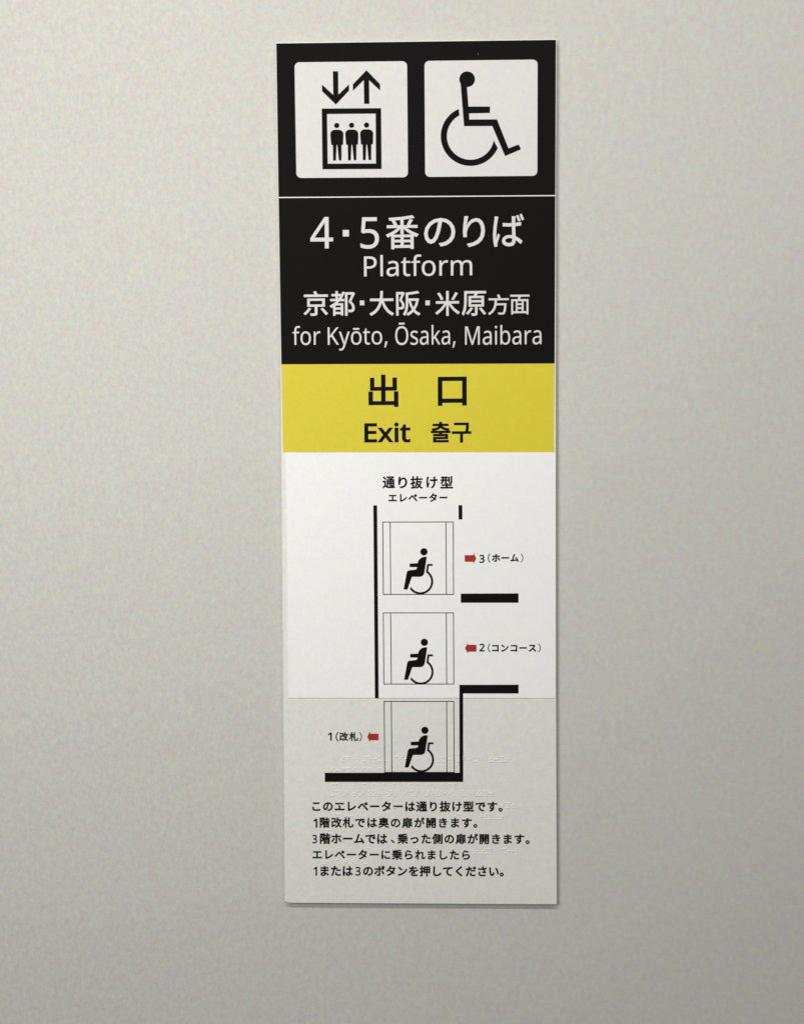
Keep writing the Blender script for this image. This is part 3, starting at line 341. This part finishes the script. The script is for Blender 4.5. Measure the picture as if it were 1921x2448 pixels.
for k, (par, z0) in enumerate(((diagram_sheet, sheet_z), (diagram_sheet, sheet_z), (board, T))):
    mv = lambda c: [(x+off[k][0], y+off[k][1]) for x, y in c]
    plate('seated_passenger', [mv(c) for c in rider], z0, z0+0.08, M_ink, par)
    plate('wheelchair', [mv(chair)], z0, z0+0.075, M_ink, par)
arrows = [[[50.04,-82.83],[59.52,-82.87],[59.82,-80.28],[62.61,-86.37],[59.78,-92.44],[59.5,-90.15],[50.02,-90.11]],[[62.5,-180.73],[53.52,-180.71],[53.0,-178.76],[49.99,-184.49],[52.96,-190.22],[53.5,-188.33],[62.48,-188.35]],[[-44.71,-278.6],[-53.74,-278.6],[-54.37,-276.11],[-57.31,-282.07],[-54.45,-288.03],[-53.79,-285.97],[-44.76,-285.96]]]
for poly, par, z0, lb in ((arrows[0], diagram_sheet, sheet_z, 'red arrow pointing right'), (arrows[1], diagram_sheet, sheet_z, 'red arrow pointing left at floor 2'), (arrows[2], board, T, 'red arrow pointing left at floor 1')):
    plate('red_arrow', [poly], z0, z0+0.07, M_red, par, lb)

# raised braille: clear resin domes
RD, HD = 0.95, 0.9
for row in [[[-82.87,-304.43],[-79.77,-304.43],[-77.42,-304.43],[-59.77,-304.41],[-56.24,-304.41],[-44.73,-304.4],[-25.13,-304.38],[-19.57,-304.38],[-83.32,-306.8],[-77.44,-306.8],[-71.55,-306.79],[-59.79,-306.78],[-53.91,-306.78],[-48.21,-306.77],[-21.44,-306.75],[-15.69,-306.74],[-7.85,-306.74],[-1.86,-306.73],[-85.63,-309.12],[-83.15,-309.11],[-61.97,-309.09],[-59.62,-309.09],[-44.64,-309.08],[-42.17,-309.08],[-36.91,-309.07],[-19.47,-309.05],[9.68,-304.66],[18.94,-304.66],[24.8,-304.65],[48.22,-304.63],[59.31,-304.62],[65.16,-304.62],[79.01,-304.61],[88.54,-304.6],[90.82,-304.6],[7.2,-306.97],[20.78,-306.96],[32.8,-306.95],[48.21,-306.94],[55.92,-306.93],[67.43,-306.92],[76.85,-306.91],[82.69,-306.9],[85.03,-306.9],[90.08,-306.9],[96.1,-306.89],[21.38,-309.45],[26.63,-309.45],[42.35,-309.43],[59.6,-309.41],[62.07,-309.41],[76.84,-309.4],[79.3,-309.4],[88.72,-309.39],[91.06,-309.38],[93.64,-309.38],[96.22,-309.38]],[[-94.75,-317.06],[-85.26,-317.05],[-82.97,-317.05],[-79.68,-317.04],[-77.33,-317.04],[-71.32,-317.03],[-62.03,-317.02],[-59.67,-317.02],[-56.14,-317.02],[-53.79,-317.01],[-44.69,-317.0],[-42.4,-317.0],[-33.25,-316.99],[-9.75,-316.96],[-97.06,-319.31],[-91.17,-319.3],[-89.0,-319.3],[-85.28,-319.3],[-82.98,-319.3],[-73.19,-319.28],[-56.16,-319.26],[-53.8,-319.26],[-48.3,-319.25],[-27.26,-319.23],[-19.35,-319.22]],[[-94.89,-334.63],[-91.29,-334.62],[-62.15,-334.58],[-59.79,-334.58],[-50.38,-334.56],[-39.11,-334.54],[-27.35,-334.53],[-10.15,-334.5],[-2.0,-334.49],[9.36,-334.6],[13.06,-334.59],[24.98,-334.57],[32.7,-334.56],[38.25,-334.55]],[[-94.33,-342.57],[-91.35,-342.57],[-85.46,-342.56],[-79.56,-342.55],[-67.9,-342.53],[-61.89,-342.52],[-56.13,-342.51],[-50.43,-342.5],[-33.09,-342.47],[-30.74,-342.47],[-13.6,-342.44],[-10.2,-342.43],[-7.72,-342.43],[-2.04,-342.42],[-79.58,-344.86],[-73.38,-344.85],[-70.9,-344.85],[-61.91,-344.83],[-54.47,-344.82],[-48.59,-344.81],[-44.87,-344.8],[-42.52,-344.8],[-37.0,-344.79],[-33.6,-344.79],[-30.75,-344.78],[-15.96,-344.75],[-4.03,-344.73],[-97.1,-347.27],[-94.74,-347.27],[-83.2,-347.25],[-73.71,-347.23],[-71.35,-347.23],[-65.33,-347.22],[-54.18,-347.2],[-50.34,-347.19],[-44.88,-347.18],[-42.53,-347.18],[-33.61,-347.16],[-27.3,-347.15],[-7.93,-347.12],[-4.04,-347.11],[9.5,-342.4],[19.08,-342.38],[24.64,-342.38],[36.06,-342.36],[47.78,-342.34],[53.52,-342.33],[59.5,-342.32],[65.36,-342.31],[70.78,-342.3],[73.37,-342.29],[9.49,-344.77],[15.05,-344.76],[18.76,-344.76],[26.98,-344.74],[32.78,-344.73],[47.59,-344.71],[55.61,-344.69],[59.49,-344.69],[67.51,-344.67],[73.36,-344.66],[76.75,-344.66],[79.03,-344.65],[7.32,-347.21],[19.06,-347.19],[21.53,-347.19],[38.51,-347.16],[47.58,-347.14],[49.93,-347.14],[61.95,-347.12],[65.34,-347.11],[67.81,-347.11],[73.36,-347.1],[79.21,-347.09]],[[93.53,-355.08],[97.55,-355.07],[90.55,-357.69],[95.77,-357.68],[101.8,-357.67],[85.32,-360.31],[89.74,-360.3],[96.17,-360.29],[102.84,-360.27],[-94.93,-357.82],[-87.64,-357.8],[-76.3,-357.78],[-76.33,-360.64],[-62.57,-360.61],[-27.41,-360.54]],[[-96.79,-368.04],[-93.95,-368.03],[-91.12,-368.03],[-88.36,-368.02],[-68.29,-367.98],[-56.15,-367.95],[-42.4,-367.92],[-39.17,-367.91],[-94.62,-370.32],[-79.64,-370.29],[-76.8,-370.28],[-74.37,-370.28],[-65.71,-370.26],[-60.61,-370.25],[-55.36,-370.23],[-44.84,-370.21],[-41.2,-370.2],[-59.42,-372.86],[-30.31,-372.79],[-21.42,-372.77],[41.69,-367.9],[44.43,-367.89],[55.94,-367.86],[73.64,-367.82],[76.62,-367.82],[37.97,-370.35],[67.36,-370.28],[71.47,-370.27],[84.9,-370.24],[90.12,-370.23],[47.47,-372.94],[71.22,-372.88],[73.87,-372.88],[77.09,-372.87],[83.04,-372.86],[85.7,-372.85],[88.67,-372.84],[10.79,-373.02],[19.26,-373.0]],[[-100.66,-385.64],[-97.58,-385.63],[-83.23,-385.59],[-74.08,-385.57],[-65.82,-385.55],[-54.65,-385.52],[-58.68,-382.91],[-39.26,-382.86]],[[-91.25,-405.84],[-80.31,-405.81],[-75.85,-405.8],[-57.21,-405.74],[-39.4,-405.69],[-27.67,-405.65],[-6.25,-405.59],[-3.66,-405.58],[-98.17,-408.57],[-80.33,-408.51],[-77.49,-408.51],[-66.14,-408.47],[30.01,-406.38],[35.66,-406.36],[59.44,-406.29],[71.13,-406.25],[74.35,-406.24],[77.17,-406.23],[90.69,-406.19],[93.43,-406.18],[105.98,-406.15],[55.81,-408.67],[58.63,-408.66],[62.42,-408.65],[69.27,-408.63],[77.16,-408.6],[96.64,-408.54],[99.7,-408.53],[102.27,-408.52],[105.97,-408.51],[58.62,-411.19],[60.4,-411.19],[65.23,-411.17],[67.89,-411.16],[73.29,-411.15],[77.15,-411.13],[94.06,-411.08]],[[-91.35,-418.63],[-80.81,-418.6],[-73.1,-418.57],[-68.08,-418.56],[-108.83,-421.15],[-105.98,-421.14],[-101.92,-421.13],[-82.45,-421.06],[-80.42,-421.06],[-73.53,-421.03],[-71.1,-421.03],[-64.45,-421.0],[-107.22,-423.53],[-104.38,-423.52],[-89.36,-423.47],[-78.41,-423.43],[-72.09,-423.41],[-70.14,-423.4],[-61.39,-423.37],[-59.6,-423.37]]]:
    v, f = [], []
    for x, y in row:
        b = len(v); N = 10; levels = ((1.0, 0.0), (0.92, 0.38), (0.7, 0.72), (0.38, 0.93))
        for rr, hh in levels:
            v.extend(((x+RD*rr*math.cos(2*math.pi*i/N))/1000, (y+RD*rr*math.sin(2*math.pi*i/N))/1000, (T+0.02+HD*hh)/1000) for i in range(N))
        v.append((x/1000, y/1000, (T+0.02+HD)/1000))
        for l in range(3):
            for i in range(N):
                j = (i+1) % N; f.append((b+l*N+i, b+l*N+j, b+(l+1)*N+j, b+(l+1)*N+i))
        for i in range(N): f.append((b+3*N+i, b+3*N+(i+1) % N, b+4*N))
    o = obj('braille_line', v, f, M_resin, board, kind='stuff')
    for p in o.data.polygons: p.use_smooth = True
